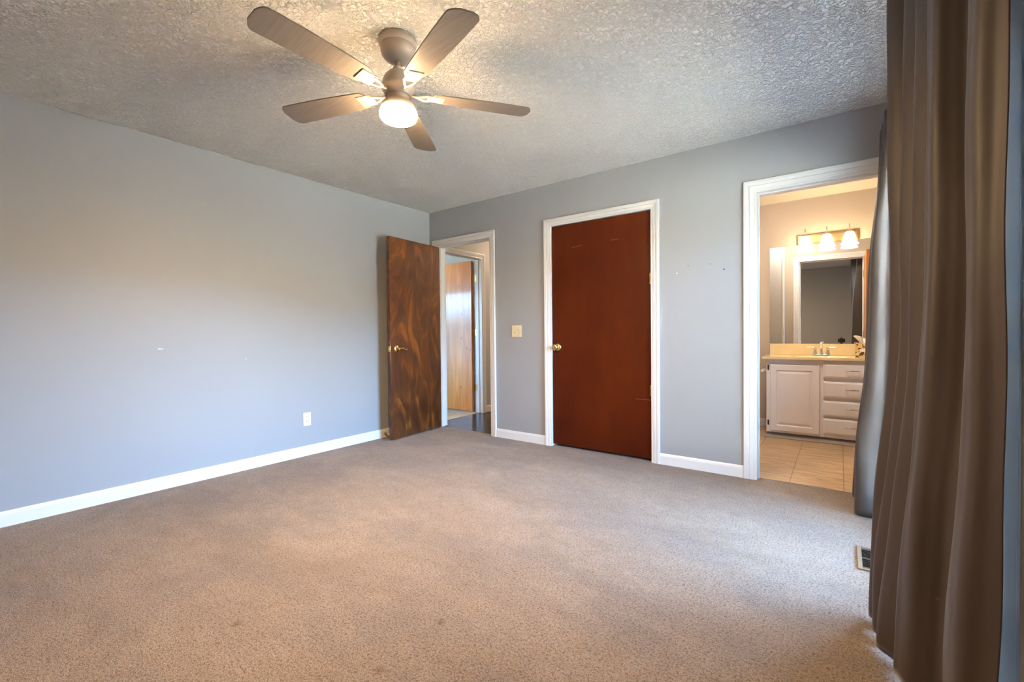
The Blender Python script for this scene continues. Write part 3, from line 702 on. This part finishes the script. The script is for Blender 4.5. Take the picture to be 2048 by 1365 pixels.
rod = empty('curtain_rod', (4.035, -1.2, 2.283)); tag(rod, 'dark bronze curtain rod above the patio door', 'curtain rod')
bm = bmesh.new(); tube(bm, [(0, -1.15, 0), (0, 1.16, 0)], 0.009, 16); obj('pole', bm, bronze, rod, smooth=True)
for s in (-1, 1):
    bm = bmesh.new(); lathe(bm, [(0.009, 0), (0.013, 0.004), (0.013, 0.01), (0.008, 0.013), (0.016, 0.022), (0.019, 0.032), (0.014, 0.042), (0.001, 0.046)] if s < 0 else [(0.009, 0), (0.014, 0.003), (0.012, 0.01), (0.001, 0.012)], 20, Matrix.Translation((0, 1.15 * s, 0)) @ Matrix.Rotation(-PI / 2 * s, 4, 'X')); obj('finial', bm, bronze, rod, smooth=True)
for yy in (-.28, -.36, -.46, -.56, -.68, -.80, -.92, 1.14, 1.06, .98, .88):
    bm = bmesh.new(); tube(bm, [(.0175 * math.cos(a_ * PI / 8), yy, .0175 * math.sin(a_ * PI / 8) - .006) for a_ in range(17)], .0018, 8, cap=False); obj('ring', bm, bronze, rod, smooth=True)
for yy in (-1.05, 1.0):
    bm = bmesh.new(); tube(bm, [(0, yy, -.004), (0.04, yy, -.012), (0.083, yy, -.012)], 0.005, 10); box(bm, .079, .0845, yy - .015, yy + .015, -.045, .02); obj('rod_bracket', bm, bronze, rod, smooth=True)

# ------------------------------------------------------------------ bathroom: vanity
VX0, VX1, VY = 3.19, 4.105, 1.52
van = empty('bathroom_vanity', ((VX0 + VX1) / 2, 1.79, 0)); tag(van, 'white bathroom vanity cabinet with one door and four drawers', 'vanity')
ox, oy = (VX0 + VX1) / 2, 1.79
def vb(bm, x0, x1, y0, y1, z0, z1): box(bm, x0 - ox, x1 - ox, y0 - oy, y1 - oy, z0, z1)
bm = bmesh.new()
vb(bm, VX0 + .001, VX0 + .018, VY + .021, 2.045, 0.062, 0.778); vb(bm, VX1 - .018, VX1 - .001, VY + .021, 2.045, 0.062, 0.778)
vb(bm, VX0 + .019, VX1 - .019, 2.02, 2.044, 0.082, 0.777); vb(bm, VX0 + .019, VX1 - .019, VY + .021, 2.019, 0.063, 0.080)
for a_, b_ in ((VX0, VX0 + .045), (3.615, 3.662), (VX1 - .02, VX1)): vb(bm, a_, b_, VY, VY + .020, 0.052, 0.778)
for a_, b_ in ((VX0 + .0452, 3.6148), (3.6622, VX1 - .0202)):
    vb(bm, a_, b_, VY + .0008, VY + .0198, 0.735, 0.7778); vb(bm, a_, b_, VY + .0008, VY + .0198, 0.0522, 0.088)
    vb(bm, a_, b_, VY + .010, VY + .0195, 0.0882, 0.7348)
vb(bm, VX0 + .03, VX1 - .0, VY + .06, VY + .075, 0.0, 0.062); vb(bm, VX0 + .03, VX0 + .045, VY + .06, 2.045, 0.0, 0.062)
obj('cabinet_body', bm, cab_paint, van, bevel=0.0015)
bm = bmesh.new()
vs = box(bm, VX0 - .012 - ox, VX1 - ox, VY - .030 - oy, VY - .022 - oy, 0.003, 0.05)
for q in vs:
    if q.co.z > .03: q.co.y += 0.075; q.co.x += 0.02 if q.co.x < 0 else 0
box(bm, VX0 - .016 - ox, VX1 - ox, VY - .040 - oy, VY - .022 - oy, 0.0, 0.010)
o = obj('toe_board', bm, toe_m, van, bevel=0.001); o['label'] = 'loose grey toe board under the cabinet'
# raised panel door
def raised(x0, x1, z0, z1, yb, t, inset, parent, name):
    bm = bmesh.new()
    loops = [(0, 0), (0, t - .004), (.004, t), (inset, t), (inset + .006, t - .007), (inset + .012, t - .007), (inset + .030, t - .001), (inset + .034, t)]
    vs = []
    for u, d in loops:
        vs.append([bm.verts.new((a - ox, yb - d - oy, c)) for a, c in ((x0 + u, z0 + u), (x1 - u, z0 + u), (x1 - u, z1 - u), (x0 + u, z1 - u))])
    for a, b in zip(vs, vs[1:]):
        for k in range(4): bm.faces.new((a[k], a[(k + 1) % 4], b[(k + 1) % 4], b[k]))
    bm.faces.new(vs[-1]); bm.faces.new(vs[0][::-1])
    return obj(name, bm, cab_paint, parent)
dr = raised(3.226, 3.627, 0.074, 0.724, VY, 0.019, 0.052, van, 'cabinet_door')
for z in (0.145, 0.692):
    bm = bmesh.new(); vb(bm, 3.2005, 3.2135, VY - .006, VY, z - .026, z + .026); o = obj('hinge', bm, bronze, dr, bevel=0.005, seg=3); o['label'] = 'dark oval cabinet hinge'
for (z0, z1) in ((0.612, 0.743), (0.429, 0.579), (0.255, 0.398), (0.087, 0.233)):
    bm = bmesh.new()
    vs = []
    for u, d in ((0, 0), (0, .010), (.004, .014), (.008, .015), (.016, .019), (.020, .019)):
        vs.append([bm.verts.new((a - ox, VY - d - oy, c)) for a, c in ((3.654 + u, z0 + u), (4.092 - u, z0 + u), (4.092 - u, z1 - u), (3.654 + u, z1 - u))])
    for a, b in zip(vs, vs[1:]):
        for k in range(4): bm.faces.new((a[k], a[(k + 1) % 4], b[(k + 1) % 4], b[k]))
    bm.faces.new(vs[-1]); bm.faces.new(vs[0][::-1])
    dw = obj('drawer', bm, cab_paint, van)
    zc = (z0 + z1) / 2 + .006; xc = 3.873
    bm = bmesh.new()
    tube(bm, [(xc - .048 - ox, VY - .020 - oy, zc), (xc - .046 - ox, VY - .036 - oy, zc), (xc - .030 - ox, VY - .042 - oy, zc + .001), (xc - ox, VY - .045 - oy, zc + .002), (xc + .030 - ox, VY - .042 - oy, zc + .001), (xc + .046 - ox, VY - .036 - oy, zc), (xc + .048 - ox, VY - .020 - oy, zc)], [.0035, .0035, .004, .0065, .004, .0035, .0035], 12)
    obj('drawer_pull', bm, nickel, dw, smooth=True)
# countertop with integral basin and backsplash
cx0, cx1, cy0, cy1 = 3.155, XR - .002, 1.485, BY - .002
ct = empty('countertop', ((cx0 + cx1) / 2, (cy0 + cy1) / 2, 0.778)); tag(ct, 'cream marble-look vanity top with moulded basin', 'countertop')
ax, ay = (cx0 + cx1) / 2, (cy0 + cy1) / 2
bm = bmesh.new(); nx, ny = 48, 30; rows = []
for j in range(ny + 1):
    r = []
    for i in range(nx + 1):
        x = cx0 + (cx1 - cx0) * i / nx; y = cy0 + (cy1 - cy0) * j / ny
        d = math.hypot((x - 3.63) / .215, (y - 1.70) / .150)
        z = .800 - (0 if d >= 1 else .115 * (1 - d ** 2.6) ** 0.7 )
        r.append((x - ax, y - ay, z - .778))
    rows.append(r)
vs = grid(bm, rows)
low = [[bm.verts.new((x - ax, y - ay, 0.0)) for x in (cx0, cx1)] for y in (cy0, cy1)]
def rim(line, a, b):
    for p, q in zip(line, line[1:]):
        pass
    bm.faces.new(line + [b, a])
rim(vs[0], low[0][0], low[0][1]); rim(vs[-1], low[1][0], low[1][1]); rim([r[0] for r in vs], low[0][0], low[1][0]); rim([r[-1] for r in vs], low[0][1], low[1][1])
obj('counter_slab', bm, counter_m, ct, smooth=True)
bm = bmesh.new(); box(bm, 3.165 - ax, cx1 - ax, 2.036 - ay, cy1 - ay, .022, .137); obj('backsplash', bm, counter_m, ct, bevel=0.004, seg=3)
bm = bmesh.new(); lathe(bm, [(0.0, .003), (.018, .003), (.020, .001), (.020, -.002)], 20, Matrix.Translation((3.63 - ax, 1.70 - ay, -.092)), cap=False); obj('drain', bm, chrome, ct, smooth=True)
# faucet
fc = empty('faucet', (3.630, 1.905, 0.800)); tag(fc, 'chrome two handle bathroom faucet behind the basin', 'faucet')
bm = bmesh.new()
prof = []
vs = box(bm, -.078, .078, -.024, .024, 0.0005, .016)
for q in vs:
    if q.co.z > .01: q.co.x *= .90; q.co.y *= .8
obj('base_plate', bm, chrome, fc, bevel=0.005, seg=3)
bm = bmesh.new()
tube(bm, [(0, .004, .014), (0, .006, .06), (0, .004, .095), (0, -.010, .120), (0, -.035, .130), (0, -.065, .122), (0, -.085, .100), (0, -.090, .088)], [.016, .013, .0125, .0125, .012, .0115, .011, .012], 18)
lathe(bm, [(.020, .012), (.019, .020), (.015, .028), (.014, .040)], 20)
obj('spout', bm, chrome, fc, smooth=True)
for s in (-1, 1):
    bm = bmesh.new()
    lathe(bm, [(.022, .013), (.021, .022), (.014, .045), (.011, .060), (.014, .068), (.015, .076), (.012, .084), (.001, .087)], 22, Matrix.Translation((s * .053, 0, 0)))
    tube(bm, [(s * .053, 0, .078), (s * .072, 0, .082), (s * .095, -.004, .083), (s * .122, -.008, .082)], [.008, .006, .006, .0075], 12)
    obj('faucet_handle', bm, chrome, fc, smooth=True)
# tissue box
tb = empty('tissue_box', (3.957, 1.845, 0.800)); tag(tb, 'orange floral tissue box on the right of the vanity top', 'tissue box')
bm = bmesh.new(); box(bm, -.056, .056, -.056, .056, 0.0005, .128); obj('carton', bm, tissue_box_m, tb, bevel=0.002)
bm = bmesh.new(); box(bm, -.022, .040, -.0568, -.0562, .050, .074); o = obj('carton_label', bm, tissue_paper, tb)
bm = bmesh.new(); rows = []
for j in range(9):
    t = j / 8; r = []
    for i in range(17):
        a = i / 16 * PI * 1.6
        R_ = (.010 + .030 * t) * (1 + .35 * math.sin(a * 3 + 1))
        r.append((-.020 * t + R_ * math.cos(a) * 1.1, R_ * math.sin(a) * .7, .127 + .060 * t * (1 + .25 * math.cos(a + 2.6))))
    rows.append(r)
grid(bm, rows); obj('tissue', bm, tissue_paper, tb, smooth=True, solid=0.001)
# mirror
bm = bmesh.new(); box(bm, 3.160, XR - .003, BY - .006, BY - .0005, 0.918, 1.958)
tag(obj('wall_mirror', bm, mirror_m), 'large frameless mirror above the vanity', 'mirror')
# toilet paper holder on the cabinet side
tp = empty('toilet_paper_holder', (VX0, 1.72, 0.640)); tag(tp, 'white porcelain paper holder on the left side of the vanity', 'paper holder')
for s in (-1, 1):
    bm = bmesh.new()
    lathe(bm, [(.024, 0.0002), (.024, .006), (.014, .014), (.012, .030), (.018, .040), (.021, .052), (.016, .064), (.001, .067)], 22, Matrix.Translation((0, s * .07, 0)) @ Matrix.Rotation(-PI / 2, 4, 'Y'))
    obj('holder_post', bm, porcelain, tp, smooth=True)
bm = bmesh.new(); tube(bm, [(-.048, -.066, 0), (-.048, 0, 0), (-.048, .066, 0)], [.011, .012, .011], 16); obj('roller', bm, porcelain, tp, smooth=True)
# vanity light
vl = empty('vanity_light', (3.672, BY, 2.010)); tag(vl, 'three bulb vanity light with bell glass shades above the mirror', 'wall light')
bm = bmesh.new(); box(bm, -.262, .262, -.022, -.0005, -.052, .052); obj('back_plate', bm, plate_m, vl, bevel=0.020, seg=4)
bm = bmesh.new(); box(bm, -.245, .245, -.030, -.020, -.034, .034); obj('back_plate_ridge', bm, plate_m, vl, bevel=0.008, seg=3)
for sx in (-.182, 0.0, .182):
    bm = bmesh.new()
    tube(bm, [(sx, -.025, .000), (sx, -.060, .010), (sx, -.090, .050), (sx, -.105, .085), (sx, -.118, .088), (sx, -.126, .070), (sx, -.126, .030)], .005, 10)
    arm = obj('arm', bm, nickel, vl, smooth=True)
    bm = bmesh.new(); lathe(bm, [(.008, .036), (.018, .030), (.026, .018), (.028, .008)], 22, Matrix.Translation((sx, -.126, 0))); obj('socket_cup', bm, nickel, arm, smooth=True)
    bm = bmesh.new(); lathe(bm, [(.020, .016), (.034, .006), (.044, -.020), (.050, -.050), (.056, -.080), (.066, -.102), (.074, -.110), (.072, -.112), (.062, -.102), (.052, -.080), (.046, -.050), (.040, -.020), (.028, .002)], 32, Matrix.Translation((sx, -.126, 0)), cap=False)
    o = obj('glass_shade', bm, bath_glow, vl, smooth=True); o['label'] = 'glowing bell-shaped glass shade'

# unseen fill light added to brighten the vanity and tile
bl = empty('bathroom_fill_light', (3.30, 0.75, H)); tag(bl, 'added unseen fill light on the bathroom ceiling, brightens the vanity', 'ceiling light')
bm = bmesh.new(); lathe(bm, [(.15, -.0005), (.15, -.02), (.14, -.025)], 32); obj('light_base', bm, nickel, bl, smooth=True)
bm = bmesh.new(); lathe(bm, [(.135, -.022), (.13, -.05), (.10, -.08), (.05, -.095), (.001, -.1)], 32); obj('glass_dome', bm, fill_glow, bl, smooth=True)

# hall ceiling light (just out of sight, lights the hall)
hl = empty('hall_ceiling_light', (0.62, 2.0, H)); tag(hl, 'round hall ceiling light, out of sight beyond the bedroom doorway', 'ceiling light')
bm = bmesh.new(); lathe(bm, [(.15, -.0005), (.15, -.02), (.14, -.025)], 32); obj('light_base', bm, nickel, hl, smooth=True)
bm = bmesh.new(); lathe(bm, [(.135, -.022), (.13, -.05), (.10, -.08), (.05, -.095), (.001, -.1)], 32); obj('glass_dome', bm, hall_glow, hl, smooth=True)

# ------------------------------------------------------------------ photographer's camera on a tripod (seen as a black shape in the mirror)
tr = empty('camera_tripod', (3.80, -3.80, -0.0)); tag(tr, 'small black camera on a tripod, seen low in the bathroom mirror', 'tripod')
bm = bmesh.new()
box(bm, -.060, .060, -.025, .025, .800, .876); box(bm, -.020, .020, -.022, .022, .876, .896)
obj('camera_body', bm, black_m, tr, bevel=0.006, seg=3)
bm = bmesh.new(); lathe(bm, [(.036, .022), (.036, .060), (.033, .075), (.030, .075)], 28, Matrix.Translation((0, 0, .836)) @ Matrix.Rotation(-PI / 2, 4, 'X')); obj('camera_lens', bm, black_m, tr, smooth=True)
bm = bmesh.new(); lathe(bm, [(.022, .800), (.022, .780), (.015, .770), (.015, .50)], 18); obj('tripod_column', bm, black_m, tr, smooth=True)
for k in range(3):
    a = math.radians(-90 + 120 * k); bm = bmesh.new()
    tube(bm, [(.02 * math.cos(a), .02 * math.sin(a), .71), (.20 * math.cos(a), .20 * math.sin(a), .006)], [.012, .008], 12); obj('leg', bm, black_m, tr, smooth=True)
